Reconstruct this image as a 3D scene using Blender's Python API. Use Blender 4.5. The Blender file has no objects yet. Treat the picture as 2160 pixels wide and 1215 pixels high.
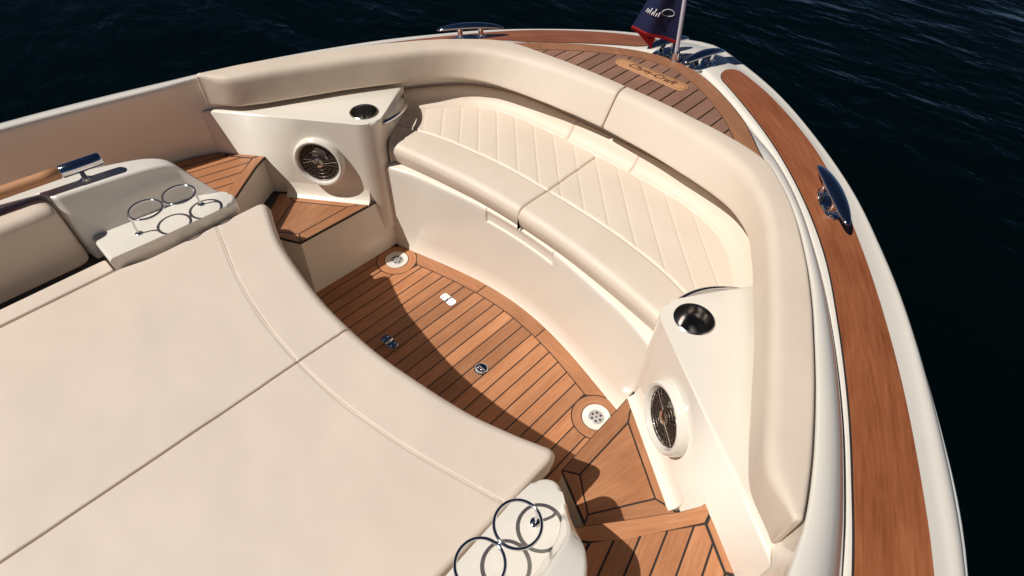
import bpy, bmesh, math, random
import numpy as np
from mathutils import Vector, Matrix, noise

random.seed(7)
rng = np.random.default_rng(5)
SC = bpy.context.scene
COL = SC.collection

# ------------------------------------------------------------------ camera, sky, sun, exposure
CAM = Vector((0.9115, 0.0756, 1.6236))
RIGHT = Vector((0.7257, 0.6875, 0.0251)).normalized()
FWD = Vector((-0.4485, 0.5005, -0.7405)).normalized()
RIGHT = (RIGHT - FWD * RIGHT.dot(FWD)).normalized()
UP = RIGHT.cross(FWD)
cd = bpy.data.cameras.new('camera')
cd.sensor_width = 36.0
cd.lens = 36.0 * 1185.45 / 2160.0
cd.clip_start, cd.clip_end = 0.02, 4000.0
cam = bpy.data.objects.new('camera', cd)
COL.objects.link(cam)
m = Matrix.Identity(4)
for i in range(3):
    m[i][0], m[i][1], m[i][2], m[i][3] = RIGHT[i], UP[i], -FWD[i], CAM[i]
cam.matrix_world = m
SC.camera = cam

SUN_TRAVEL = Vector((0.32, 0.66, -1.0)).normalized()
world = bpy.data.worlds.new('World')
SC.world = world
world.use_nodes = True
nt = world.node_tree
bg = nt.nodes['Background']
sky = nt.nodes.new('ShaderNodeTexSky')
sky.sky_type = 'NISHITA'
sky.sun_disc = False
sky.sun_elevation = math.asin(-SUN_TRAVEL.z)
sky.sun_rotation = math.atan2(-SUN_TRAVEL.x, -SUN_TRAVEL.y)
sky.air_density, sky.dust_density, sky.ozone_density = 0.28, 0.1, 4.5
nt.links.new(sky.outputs['Color'], bg.inputs['Color'])
bg.inputs['Strength'].default_value = 0.05
sd = bpy.data.lights.new('sun', 'SUN')
sd.energy = 5.0
sd.angle = math.radians(0.53)
sd.color = (1.0, 0.965, 0.915)
sun = bpy.data.objects.new('sun', sd)
COL.objects.link(sun)
sun.rotation_euler = SUN_TRAVEL.to_track_quat('-Z', 'Y').to_euler()
sun.location = (-3, -5, 8)
vs = SC.view_settings
vs.view_transform, vs.look, vs.exposure, vs.gamma = 'Standard', 'None', -0.22, 1.0
vs.use_curve_mapping = False


# ------------------------------------------------------------------ materials
def new_mat(name):
    mt = bpy.data.materials.new(name)
    mt.use_nodes = True
    return mt, mt.node_tree, mt.node_tree.nodes['Principled BSDF']


def N(t, kind, **kw):
    n = t.nodes.new(kind)
    for k, v in kw.items():
        setattr(n, k, v)
    return n


def ramp(t, fac, stops):
    r = N(t, 'ShaderNodeValToRGB')
    els = r.color_ramp.elements
    while len(els) < len(stops):
        els.new(0.5)
    for e, (p, c) in zip(els, stops):
        e.position, e.color = p, (*c, 1)
    t.links.new(fac, r.inputs['Fac'])
    return r.outputs['Color']


def surface(name, c0, c1, rough, scale=6.0, bump=0.0, bscale=400.0, coat=0.0, spec=0.5, soft=0.0, sscale=9.0):
    """plain painted or upholstered surface: slow tone drift, fine relief, gentle unevenness"""
    mt, t, p = new_mat(name)
    co = N(t, 'ShaderNodeTexCoord').outputs['Object']
    n1 = N(t, 'ShaderNodeTexNoise')
    n1.inputs['Scale'].default_value = scale
    n1.inputs['Detail'].default_value = 4
    t.links.new(co, n1.inputs['Vector'])
    col = ramp(t, n1.outputs['Fac'], [(0.3, c0), (0.7, c1)])
    t.links.new(col, p.inputs['Base Color'])
    p.inputs['Roughness'].default_value = rough
    p.inputs['Coat Weight'].default_value = coat
    p.inputs['Coat Roughness'].default_value = 0.12
    p.inputs['Specular IOR Level'].default_value = spec
    last = None
    if soft:
        n3 = N(t, 'ShaderNodeTexNoise')
        n3.inputs['Scale'].default_value = sscale
        n3.inputs['Detail'].default_value = 2
        t.links.new(co, n3.inputs['Vector'])
        b0 = N(t, 'ShaderNodeBump')
        b0.inputs['Strength'].default_value = 1.0
        b0.inputs['Distance'].default_value = soft
        t.links.new(n3.outputs['Fac'], b0.inputs['Height'])
        last = b0
    if bump:
        n2 = N(t, 'ShaderNodeTexNoise')
        n2.inputs['Scale'].default_value = bscale
        t.links.new(co, n2.inputs['Vector'])
        b = N(t, 'ShaderNodeBump')
        b.inputs['Strength'].default_value = 1.0
        b.inputs['Distance'].default_value = bump
        t.links.new(n2.outputs['Fac'], b.inputs['Height'])
        if last:
            t.links.new(last.outputs['Normal'], b.inputs['Normal'])
        last = b
    if last:
        t.links.new(last.outputs['Normal'], p.inputs['Normal'])
    return mt


def teak(name, dark, mid, light, rough, coat=0.0, varied=0.25):
    """wood grain along the U axis (metres), tone shifted per plank object"""
    mt, t, p = new_mat(name)
    uv = N(t, 'ShaderNodeUVMap').outputs['UV']
    rnd = N(t, 'ShaderNodeObjectInfo').outputs['Random']
    off = N(t, 'ShaderNodeCombineXYZ')
    ml = N(t, 'ShaderNodeMath', operation='MULTIPLY')
    ml.inputs[1].default_value = 37.0
    t.links.new(rnd, ml.inputs[0])
    t.links.new(ml.outputs[0], off.inputs['Z'])
    mp = N(t, 'ShaderNodeMapping')
    mp.inputs['Scale'].default_value = (11.0, 140.0, 1.0)
    t.links.new(uv, mp.inputs['Vector'])
    ad = N(t, 'ShaderNodeVectorMath', operation='ADD')
    t.links.new(mp.outputs[0], ad.inputs[0])
    t.links.new(off.outputs[0], ad.inputs[1])
    g = N(t, 'ShaderNodeTexNoise')
    g.inputs['Scale'].default_value = 1.0
    g.inputs['Detail'].default_value = 6
    g.inputs['Roughness'].default_value = 0.65
    t.links.new(ad.outputs[0], g.inputs['Vector'])
    mp2 = N(t, 'ShaderNodeMapping')
    mp2.inputs['Scale'].default_value = (4.0, 13.0, 1.0)
    t.links.new(uv, mp2.inputs['Vector'])
    ad2 = N(t, 'ShaderNodeVectorMath', operation='ADD')
    t.links.new(mp2.outputs[0], ad2.inputs[0])
    t.links.new(off.outputs[0], ad2.inputs[1])
    g2 = N(t, 'ShaderNodeTexNoise')
    g2.inputs['Scale'].default_value = 1.0
    g2.inputs['Detail'].default_value = 3
    g2.inputs['Distortion'].default_value = 0.6
    t.links.new(ad2.outputs[0], g2.inputs['Vector'])
    mx = N(t, 'ShaderNodeMix', data_type='FLOAT')
    mx.inputs[0].default_value = 0.45
    t.links.new(g.outputs['Fac'], mx.inputs[2])
    t.links.new(g2.outputs['Fac'], mx.inputs[3])
    col = ramp(t, mx.outputs[0], [(0.32, dark), (0.5, mid), (0.68, light)])
    hs = N(t, 'ShaderNodeHueSaturation')
    mr = N(t, 'ShaderNodeMapRange')
    mr.inputs['To Min'].default_value = 1.0 - varied
    mr.inputs['To Max'].default_value = 1.0 + varied
    t.links.new(rnd, mr.inputs['Value'])
    t.links.new(mr.outputs[0], hs.inputs['Value'])
    t.links.new(col, hs.inputs['Color'])
    t.links.new(hs.outputs[0], p.inputs['Base Color'])
    p.inputs['Roughness'].default_value = rough
    p.inputs['Coat Weight'].default_value = coat
    p.inputs['Coat Roughness'].default_value = 0.1
    b = N(t, 'ShaderNodeBump')
    b.inputs['Strength'].default_value = 0.6
    b.inputs['Distance'].default_value = 0.0006
    t.links.new(g.outputs['Fac'], b.inputs['Height'])
    t.links.new(b.outputs['Normal'], p.inputs['Normal'])
    return mt


def plain(name, c, rough, metal=0.0, bump=0.0):
    mt, t, p = new_mat(name)
    p.inputs['Base Color'].default_value = (*c, 1)
    p.inputs['Metallic'].default_value = metal
    n1 = N(t, 'ShaderNodeTexNoise')
    n1.inputs['Scale'].default_value = 60.0
    t.links.new(N(t, 'ShaderNodeTexCoord').outputs['Object'], n1.inputs['Vector'])
    mr = N(t, 'ShaderNodeMapRange')
    mr.inputs['To Min'].default_value = rough * 0.75
    mr.inputs['To Max'].default_value = rough * 1.3
    t.links.new(n1.outputs['Fac'], mr.inputs['Value'])
    t.links.new(mr.outputs[0], p.inputs['Roughness'])
    return mt


M = {}
M['gel'] = surface('gelcoat', (0.815, 0.743, 0.6338), (0.84, 0.7672, 0.6566), 0.22, 3.0, coat=0.35, soft=0.0012, sscale=5)
M['white'] = surface('white_gelcoat', (0.74, 0.6851, 0.6019), (0.77, 0.7141, 0.6293), 0.16, 3.0, coat=0.5)
M['vinyl'] = surface('cream_vinyl', (0.665, 0.552, 0.4359), (0.7, 0.5838, 0.4651), 0.5, 5.0, bump=0.00025, bscale=900, soft=0.006, sscale=6, spec=0.35)
M['pad'] = surface('beige_vinyl', (0.675, 0.5693, 0.4697), (0.72, 0.6079, 0.5016), 0.5, 3.5, bump=0.00025, bscale=900, soft=0.008, sscale=4, spec=0.35)
M['seat'] = surface('ivory_seat_vinyl', (0.715, 0.6002, 0.4788), (0.75, 0.6321, 0.5107), 0.48, 5.0, bump=0.00025, bscale=900, soft=0.005, sscale=7, spec=0.35)
M['seam'] = surface('seam_shadow_vinyl', (0.40, 0.27, 0.18), (0.44, 0.30, 0.20), 0.7, 20)
M['teak'] = teak('oiled_teak', (0.31, 0.1206, 0.04742), (0.415, 0.1766, 0.07752), (0.51, 0.2364, 0.114), 0.5, 0.0, 0.22)
M['teak_deck'] = teak('weathered_teak', (0.21, 0.1061, 0.0684), (0.28, 0.1447, 0.09576), (0.34, 0.1833, 0.1231), 0.55, 0.0, 0.15)
M['teak_edge'] = teak('worn_teak_border', (0.26, 0.111, 0.05472), (0.33, 0.1447, 0.07296), (0.4, 0.1833, 0.09576), 0.5, 0.0, 0.05)
M['teak_rail'] = teak('varnished_teak', (0.19, 0.05597, 0.01824), (0.295, 0.09457, 0.03648), (0.38, 0.1399, 0.05837), 0.35, 0.2, 0.05)
M['teak_plate'] = teak('pale_teak', (0.5, 0.2316, 0.1003), (0.56, 0.2798, 0.1277), (0.6, 0.3185, 0.155), 0.5, 0.0, 0.02)
M['caulk'] = plain('black_caulk', (0.022, 0.018, 0.017), 0.6)
M['chrome'] = plain('polished_stainless', (0.66, 0.67, 0.69), 0.07, 1.0)
M['cup'] = plain('dark_stainless_well', (0.48, 0.46, 0.44), 0.2, 1.0)
M['rail_metal'] = plain('bright_rub_rail', (0.80, 0.79, 0.77), 0.35, 0.25)
M['brushed'] = plain('brushed_stainless', (0.45, 0.44, 0.43), 0.45, 0.35)
M['dark'] = plain('dark_speaker_cone', (0.055, 0.042, 0.034), 0.4, 0.4)
M['wire'] = plain('bronze_grille_wire', (0.21, 0.17, 0.14), 0.3, 0.9)
M['shade'] = plain('dark_grey_slot_shade', (0.16, 0.15, 0.155), 0.7)
M['hull'] = plain('navy_hull', (0.012, 0.016, 0.03), 0.12)
M['navy'] = surface('navy_flag_cloth', (0.003, 0.006, 0.045), (0.004, 0.009, 0.06), 0.8, 20, bump=0.0003)
M['red'] = surface('red_flag_cloth', (0.42, 0.006, 0.014), (0.5, 0.009, 0.02), 0.8, 20)
M['print'] = plain('white_print', (0.8, 0.8, 0.8), 0.7)
M['pole'] = plain('white_staff_paint', (0.66, 0.64, 0.72), 0.3)
M['ink'] = plain('dark_inlay', (0.09, 0.035, 0.02), 0.6)


def water_mat():
    mt, t, p = new_mat('dark_water')
    p.inputs['Base Color'].default_value = (0.0002, 0.0024, 0.0028, 1)
    p.inputs['Roughness'].default_value = 0.06
    p.inputs['IOR'].default_value = 1.33
    p.inputs['Specular IOR Level'].default_value = 0.075
    co = N(t, 'ShaderNodeTexCoord').outputs['Object']
    prev = None
    for sc, dist, stretch, rot, det in ((0.9, 0.10, 2.4, 0.5, 3), (3.0, 0.032, 2.0, 0.75, 4), (9.0, 0.0055, 1.6, 0.3, 3)):
        mp = N(t, 'ShaderNodeMapping')
        mp.inputs['Rotation'].default_value = (0, 0, rot)
        mp.inputs['Scale'].default_value = (sc / stretch, sc, sc)
        t.links.new(co, mp.inputs['Vector'])
        n = N(t, 'ShaderNodeTexNoise')
        n.inputs['Scale'].default_value = 1.0
        n.inputs['Detail'].default_value = det
        n.inputs['Roughness'].default_value = 0.55
        n.inputs['Distortion'].default_value = 0.5
        t.links.new(mp.outputs[0], n.inputs['Vector'])
        b = N(t, 'ShaderNodeBump')
        b.inputs['Strength'].default_value = 1.0
        b.inputs['Distance'].default_value = dist
        t.links.new(n.outputs['Fac'], b.inputs['Height'])
        if prev:
            t.links.new(prev.outputs['Normal'], b.inputs['Normal'])
        prev = b
    t.links.new(prev.outputs['Normal'], p.inputs['Normal'])
    return mt


M['water'] = water_mat()


# ------------------------------------------------------------------ helpers
def link(name, mesh, mat, parent=None, smooth=True, loc=None):
    o = bpy.data.objects.new(name, mesh)
    COL.objects.link(o)
    if mat is not None and not mesh.materials:
        for q in (mat if isinstance(mat, (list, tuple)) else [mat]):
            mesh.materials.append(q)
    if parent is not None:
        o.parent = parent
    if loc is not None:
        o.location = loc
    if smooth:
        for f in mesh.polygons:
            f.use_smooth = True
    return o


def empty(name, loc=(0, 0, 0), parent=None):
    o = bpy.data.objects.new(name, None)
    COL.objects.link(o)
    o.location = loc
    o.empty_display_size = 0.05
    if parent is not None:
        o.parent = parent
    return o


def tag(o, label, cat, group=None):
    o['label'], o['category'] = label, cat
    if group:
        o['group'] = group
    return o


def sharp(o, deg=35):
    """edges steeper than the angle stay crisp under smooth shading"""
    me = o.data
    bm = bmesh.new()
    bm.from_mesh(me)
    for e in bm.edges:
        if len(e.link_faces) == 2 and e.calc_face_angle(0) > math.radians(deg):
            e.smooth = False
    bm.to_mesh(me)
    bm.free()
    return o


def spline(pts, n, closed=False):
    """Catmull-Rom through the points, resampled to n points of equal arc length"""
    P = np.asarray(pts, float)
    if closed:
        Q = np.vstack([P[-1], P, P[0], P[1]])
    else:
        Q = np.vstack([2 * P[0] - P[1], P, 2 * P[-1] - P[-2]])
    out = []
    for i in range(1, len(Q) - 2):
        p0, p1, p2, p3 = Q[i - 1:i + 3]
        d1 = max(np.linalg.norm(p1 - p0), 1e-6) ** .5
        d2 = max(np.linalg.norm(p2 - p1), 1e-6) ** .5
        d3 = max(np.linalg.norm(p3 - p2), 1e-6) ** .5
        m1 = d2 * ((p1 - p0) / d1 - (p2 - p0) / (d1 + d2) + (p2 - p1) / d2)
        m2 = d2 * ((p2 - p1) / d2 - (p3 - p1) / (d2 + d3) + (p3 - p2) / d3)
        for s in np.linspace(0, 1, 24, endpoint=False):
            out.append((2 * s**3 - 3 * s**2 + 1) * p1 + (s**3 - 2 * s**2 + s) * m1 + (-2 * s**3 + 3 * s**2) * p2 + (s**3 - s**2) * m2)
    out.append(Q[-2])
    out = np.array(out)
    d = np.r_[0, np.cumsum(np.linalg.norm(np.diff(out, axis=0), axis=1))]
    t = np.linspace(0, d[-1], n)
    return np.stack([np.interp(t, d, out[:, k]) for k in range(out.shape[1])], 1)


def half(pts, n):
    """half curve from the centreline aft (starboard), as n points; first tangent athwartships"""
    P = [(-p[0], p[1]) for p in pts[2:0:-1]] + list(pts)
    full = spline(P, 1200)
    i = int(np.argmin(np.abs(full[:600, 0])))
    full = full[i:]
    full[0, 0] = 0
    d = np.r_[0, np.cumsum(np.linalg.norm(np.diff(full, axis=0), axis=1))]
    t = np.linspace(0, d[-1], n)
    return np.stack([np.interp(t, d, full[:, k]) for k in range(2)], 1)


def mirror(c):
    """half curve (n,2|3) -> full curve from port aft round the bow to starboard aft"""
    p = c[:0:-1].copy()
    p[:, 0] *= -1
    return np.vstack([p, c])


def grid(name, P, mat, parent=None, close_v=False, close_u=False, cap=False, uvs=None, smooth=True, flip=False, matfn=None):
    """P: array (rows, cols, 3) -> quad mesh"""
    P = np.asarray(P, float)
    R, Cc = P.shape[:2]
    verts = [tuple(v) for v in P.reshape(-1, 3)]
    faces = []
    for i in range(R if close_u else R - 1):
        for j in range(Cc if close_v else Cc - 1):
            a, b = i * Cc + j, i * Cc + (j + 1) % Cc
            c, d = ((i + 1) % R) * Cc + (j + 1) % Cc, ((i + 1) % R) * Cc + j
            faces.append((a, b, c, d) if not flip else (d, c, b, a))
    if cap:
        f0, f1 = tuple(range(Cc)), tuple((R - 1) * Cc + k for k in range(Cc))
        faces.append(f0[::-1] if not flip else f0)
        faces.append(f1 if not flip else f1[::-1])
    me = bpy.data.meshes.new(name)
    me.from_pydata(verts, [], faces)
    if uvs is not None:
        U = np.asarray(uvs, float).reshape(-1, 2)
        lay = me.uv_layers.new(name='UVMap')
        for lp in me.loops:
            lay.data[lp.index].uv = U[lp.vertex_index]
    me.update()
    bm = bmesh.new()
    bm.from_mesh(me)
    bmesh.ops.recalc_face_normals(bm, faces=bm.faces)
    bm.to_mesh(me)
    bm.free()
    return link(name, me, mat, parent, smooth)


def up_normals(o):
    me = o.data
    if sum(f.normal.z * f.area for f in me.polygons) < 0:
        me.flip_normals()
    return o


def prism(name, poly, z0, z1, mat, parent=None, bevel=0.0, seg=2, grain=None, loc=None, foot=None):
    """flat polygon (list of xy) extruded from z0 to z1, edges bevelled, UV = metres along the grain"""
    pts = [tuple(p[:2]) for p in poly]
    A = sum(pts[i][0] * pts[(i + 1) % len(pts)][1] - pts[(i + 1) % len(pts)][0] * pts[i][1] for i in range(len(pts)))
    low = [tuple(p[:2]) for p in (foot or poly)]
    if A < 0:
        pts, low = pts[::-1], low[::-1]
    bm = bmesh.new()
    vb = [bm.verts.new((x, y, z0)) for x, y in low]
    vt = [bm.verts.new((x, y, z1)) for x, y in pts]
    n = len(pts)
    top = bm.faces.new(vt)
    bm.faces.new(vb[::-1])
    for i in range(n):
        bm.faces.new((vb[i], vb[(i + 1) % n], vt[(i + 1) % n], vt[i]))
    if bevel:
        bmesh.ops.bevel(bm, geom=[e for e in top.edges], offset=bevel, segments=seg, affect='EDGES', profile=0.5)
    if grain is not None:
        lay = bm.loops.layers.uv.new('UVMap')
        g = np.array(grain, float) / np.linalg.norm(grain)
        for f in bm.faces:
            for l in f.loops:
                x, y, z = l.vert.co
                l[lay].uv = (x * g[0] + y * g[1], -x * g[1] + y * g[0] + z)
    me = bpy.data.meshes.new(name)
    bm.to_mesh(me)
    bm.free()
    o = link(name, me, mat, parent, True, loc)
    return sharp(o, 50 if bevel and seg > 1 else 30)


def tube(name, path, r, mat, parent=None, closed=False, seg=10, flat=1.0):
    P = np.asarray(path, float)
    n = len(P)
    T = np.roll(P, -1, 0) - np.roll(P, 1, 0)
    if not closed:
        T[0], T[-1] = P[1] - P[0], P[-1] - P[-2]
    T /= np.linalg.norm(T, axis=1)[:, None]
    rr = np.broadcast_to(np.asarray(r, float), (n,))
    rows = []
    ref = np.array([0, 0, 1.0])
    if abs(T[0] @ ref) > 0.95:
        ref = np.array([1.0, 0, 0])
    for i in range(n):
        a = np.cross(T[i], ref)
        a /= np.linalg.norm(a)
        b = np.cross(a, T[i])
        th = np.linspace(0, 2 * np.pi, seg, endpoint=False)
        rows.append(P[i] + rr[i] * (np.cos(th)[:, None] * a + flat * np.sin(th)[:, None] * b))
    return grid(name, rows, mat, parent, close_v=True, close_u=closed, cap=not closed)


def lathe(name, prof, origin, axis, mat, parent=None, seg=40, matfn=None):
    """prof: list of (radius, height along axis)"""
    ax = Vector(axis).normalized()
    u = ax.orthogonal().normalized()
    w = ax.cross(u)
    th = np.linspace(0, 2 * np.pi, seg, endpoint=False)
    rows = []
    for r, h in prof:
        r = max(r, 1e-5)
        rows.append([tuple(Vector(origin) + ax * h + u * (r * math.cos(t)) + w * (r * math.sin(t))) for t in th])
    return sharp(grid(name, rows, mat, parent, close_v=True, cap=False), 40)


def clip(poly, a, b, c):
    """keep the part of the polygon with a*x + b*y <= c"""
    out = []
    n = len(poly)
    for i in range(n):
        p, q = poly[i], poly[(i + 1) % n]
        dp, dq = a * p[0] + b * p[1] - c, a * q[0] + b * q[1] - c
        if dp <= 0:
            out.append(p)
        if (dp < 0 < dq) or (dq < 0 < dp):
            t = dp / (dp - dq)
            out.append((p[0] + t * (q[0] - p[0]), p[1] + t * (q[1] - p[1])))
    return out


def shrink(poly, d):
    """move every side of a convex-ish polygon inwards by d"""
    n = len(poly)
    A = sum(poly[i][0] * poly[(i + 1) % n][1] - poly[(i + 1) % n][0] * poly[i][1] for i in range(n))
    P = list(poly) if A > 0 else list(poly)[::-1]
    L = []
    for i in range(n):
        p, q = np.array(P[i], float), np.array(P[(i + 1) % n], float)
        t = (q - p) / max(np.linalg.norm(q - p), 1e-9)
        nn = np.array([-t[1], t[0]])
        L.append((p + nn * d, t))
    out = []
    for i in range(n):
        (p, t), (q, s) = L[i - 1], L[i]
        den = t[0] * s[1] - t[1] * s[0]
        if abs(den) < 0.05:
            out.append(tuple(q))
        else:
            k = ((q - p)[0] * s[1] - (q - p)[1] * s[0]) / den
            out.append(tuple(p + t * k))
    return out


def mx(poly, s):
    return [(s * p[0], *p[1:]) for p in poly]


def interp(x, tab):
    xs, ys = zip(*tab)
    return np.interp(x, xs, ys)


def dent(x, y, z=0.0, a=1.0):
    """slow unevenness of stuffed upholstery, metres"""
    return a * (0.0022 * noise.noise(Vector((x * 5, y * 5, z * 5))) + 0.0011 * noise.noise(Vector((x * 14, y * 14, z * 14 + 7))))


def smoothcurve(tab, n=200):
    """smooth y(x) table through points"""
    c = spline(tab, n)
    return lambda x: np.interp(x, c[:, 0], c[:, 1])


def sheer(y):
    return 0.655 + 0.07 * (np.clip(y, 0.45, 3) - 1.75)


# ------------------------------------------------------------------ water
wm = bpy.data.meshes.new('water')
wm.from_pydata([(-600, -600, 0), (600, -600, 0), (600, 900, 0), (-600, 900, 0)], [], [(0, 1, 2, 3)])
water = link('water', wm, M['water'], None, False, (0, 0, -0.62))
water['kind'] = 'structure'

# ------------------------------------------------------------------ the boat: hull and gunwale
boat = empty('motor_boat', (0, 0, -0.62))
tag(boat, 'white and cream open-bow motor boat with teak floor, steps and gunwale', 'boat')
boat_inv = Matrix.Translation((0, 0, 0.62))


def B(o):
    """attach to the boat keeping world coordinates"""
    o.parent = boat
    o.matrix_parent_inverse = boat_inv
    return o


def part(name, loc=(0, 0, 0)):
    return B(empty(name, loc))


def sub(o, p):
    o.parent = p
    o.matrix_parent_inverse = Matrix.Translation(-p.location)
    return o


NG = 90
K2 = [(0, 1.636), (.146, 1.633), (.30, 1.622), (.445, 1.604), (.543, 1.568), (.617, 1.502), (.702, 1.405), (.781, 1.285),
      (.838, 1.187), (.911, 1.035), (.974, .894), (1.012, .797), (1.051, .668), (1.068, .56), (1.108, .36), (1.15, .117), (1.20, -.3), (1.24, -1.0), (1.25, -1.6)]
SH = [(0, 1.955), (.12, 1.905), (.285, 1.795), (.50, 1.615), (.655, 1.455), (.769, 1.31), (.892, 1.118), (.992, .934), (1.054, .795), (1.116, .624), (1.165, .45),
      (1.215, .2), (1.25, -.1), (1.28, -.6), (1.29, -1.6)]
GR = [(0, 2.002), (.145, 1.943), (.314, 1.839), (.534, 1.669), (.689, 1.503), (.805, 1.351), (.919, 1.178), (1.01, 1.016), (1.079, .873),
      (1.152, .698), (1.215, .49), (1.265, .24), (1.298, -.1), (1.325, -.6), (1.335, -1.6)]
GI = [(0, 2.037), (.133, 1.984), (.30, 1.878), (.497, 1.727), (.664, 1.565), (.804, 1.395), (.924, 1.202), (1.024, 1.019), (1.092, .875),
      (1.166, .70), (1.23, .49), (1.282, .24), (1.316, -.1), (1.343, -.6), (1.353, -1.6)]
GO = [(0, 2.155), (.145, 2.103), (.332, 2.016), (.537, 1.871), (.66, 1.757), (.813, 1.573), (.951, 1.384), (1.083, 1.178), (1.189, .987),
      (1.272, .816), (1.342, .62), (1.40, .37), (1.436, 0), (1.458, -.5), (1.468, -1.6)]
WO = [(0, 2.20), (.137, 2.158), (.34, 2.062), (.55, 1.908), (.757, 1.718), (.888, 1.556), (1.011, 1.388), (1.143, 1.161), (1.238, .974),
      (1.30, .846), (1.37, .64), (1.43, .37), (1.47, 0), (1.493, -.5), (1.503, -1.6)]
RM = [(0, 2.262), (.129, 2.217), (.351, 2.089), (.565, 1.929), (.768, 1.742), (.94, 1.544), (1.104, 1.313), (1.216, 1.128), (1.283, 1.003),
      (1.331, .89), (1.41, .65), (1.472, .37), (1.512, 0), (1.532, -.5), (1.542, -1.6)]
hK, hSH, hGR, hGI, hGO, hWO, hRM = (half(c, NG) for c in (K2, SH, GR, GI, GO, WO, RM))


def z3(c, z):
    z = z(c[:, 1]) if callable(z) else np.full(len(c), z)
    return np.column_stack([c, z])


def blend(a, b, t):
    return a * (1 - t) + b * t


rows = []
kz = 0.685
rows.append(z3(hK, 0.668))
rows.append(z3(hK, kz - 0.006))
rows.append(z3(blend(hK, hGR, 0.03), kz - 0.001))
for t in (0.07, 0.2, 0.32, 0.44, 0.55, 0.64, 0.72, 0.79, 0.85, 0.90, 0.94, 0.97, 0.99):
    c = blend(hK, hGR, t)
    rows.append(np.column_stack([c, kz - (kz - (sheer(c[:, 1]) - 0.010)) * t ** 2.9]))
rows.append(z3(hGR, lambda y: sheer(y) - 0.009))
rows.append(z3(blend(hGR, hGI, 0.14), lambda y: sheer(y) - 0.0005))
rows.append(z3(blend(hGR, hGI, 0.5), lambda y: sheer(y)))
rows.append(z3(hGI, lambda y: sheer(y)))
rows.append(z3(blend(hGI, hGO, 0.5), lambda y: sheer(y) - 0.009))
rows.append(z3(hGO, lambda y: sheer(y) - 0.021))
rows.append(z3(blend(hGO, hWO, 0.6), lambda y: sheer(y) - 0.032))
for t in (0.0, 0.2, 0.36, 0.5, 0.62, 0.72, 0.81, 0.89, 0.95, 1.0):
    rows.append(z3(blend(hWO, hRM, t), lambda y, t=t: sheer(y) - 0.033 - 0.046 * t ** 2.6))
rows.append(z3(hRM, lambda y: sheer(y) - 0.12))
gw = B(grid('gunwale_moulding', [mirror(r) for r in rows], M['white']))
up_normals(gw)

rail_c = mirror(np.column_stack([hRM + np.column_stack([np.full(NG, 0.002), np.full(NG, 0.0015)]), sheer(hRM[:, 1]) - 0.084]))
B(tube('rub_rail', rail_c, 0.0065, M['rail_metal'], None, seg=10))
hw = []
for f, dz in ((0.999, 0.12), (0.992, 0.22), (0.95, 0.45), (0.88, 0.80), (0.80, 1.30), (0.72, 1.6)):
    c = hRM.copy()
    c[:, 0] *= f
    c[:, 1] = c[:, 1] - (1 - f) * 1.1 * np.clip((c[:, 1] + 1.6) / 3.8, 0, 1)
    hw.append(mirror(z3(c, lambda y, dz=dz: sheer(y) - dz)))
hull = B(grid('hull', hw, M['hull']))
# transom closes the boat well aft of the camera
tr = [(-1.525, -1.6), (1.525, -1.6), (1.525, -1.66), (-1.525, -1.66)]
B(prism('transom', tr, -0.9, 0.50, M['white'], None, 0.01))


def rail_strip(s):
    n0 = 1
    f = 0.038 + 0.962 * np.linspace(0, 1, 170) ** 2
    x = np.linspace(0, 1, NG)
    gi = np.stack([np.interp(f, x, hGI[:, k]) for k in range(2)], 1)
    go = np.stack([np.interp(f, x, hGO[:, k]) for k in range(2)], 1)
    L = np.r_[0, np.cumsum(np.linalg.norm(np.diff(gi, axis=0), axis=1))]
    w = np.linalg.norm(go - gi, axis=1)
    rnd = np.sqrt(np.clip(1 - (1 - np.clip(L / 0.048, 0, 1)) ** 2, 0.0, 1))      # rounded nose of the strip
    for nm, e, lift, mat in (('caulk_line', 0.0045, 0.0012, M['caulk']), ('teak_strip', 0.0, 0.0035, M['teak_rail'])):
        P, U = [], []
        for k, t in enumerate((0.0, 0.02, 0.25, 0.5, 0.75, 0.985, 1.0)):
            tt = 0.5 + (t - 0.5) * np.maximum(rnd, 0.02) - (e / w) * (1 - t) - (0.01 * t if e else 0)
            c = gi + (go - gi) * tt[:, None]
            z = sheer(c[:, 1]) - 0.021 * tt + (lift if k not in (0, 6) else 0.0) - (0.003 if k in (0, 6) else 0)
            P.append(np.column_stack([c[:, 0] * s, c[:, 1], z]))
            U.append(np.column_stack([L, t * w]))
        o = up_normals(grid(nm, P, mat, None, uvs=U))
        B(sharp(o, 40))


for s in (1, -1):
    rail_strip(s)

# inner side wall behind the cushions
WB = [(0, 1.582), (.2, 1.580), (.36, 1.568), (.465, 1.545), (.55, 1.508), (.612, 1.464), (.674, 1.393), (.738, 1.292), (.81, 1.14), (.90, .95), (.985, .79),
      (1.03, .68), (1.085, .58), (1.12, .47), (1.15, .30), (1.18, .05), (1.23, -.5), (1.25, -1.6)]
hWB = half(WB, NG)
wr = [mirror(z3(hWB, 0.0)), mirror(z3(hWB, 0.40))]
for t in (0.15, 0.3, 0.45, 0.55):
    wr.append(mirror(z3(hWB, 0.40 + t * 0.285)))
for t in (0.7, 0.85, 1.0):
    k = (t - 0.55) / 0.45
    wr.append(mirror(z3(blend(hWB, hK, k), 0.40 + t * 0.2783)))
B(grid('inner_side_wall', wr, M['gel']))

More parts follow.
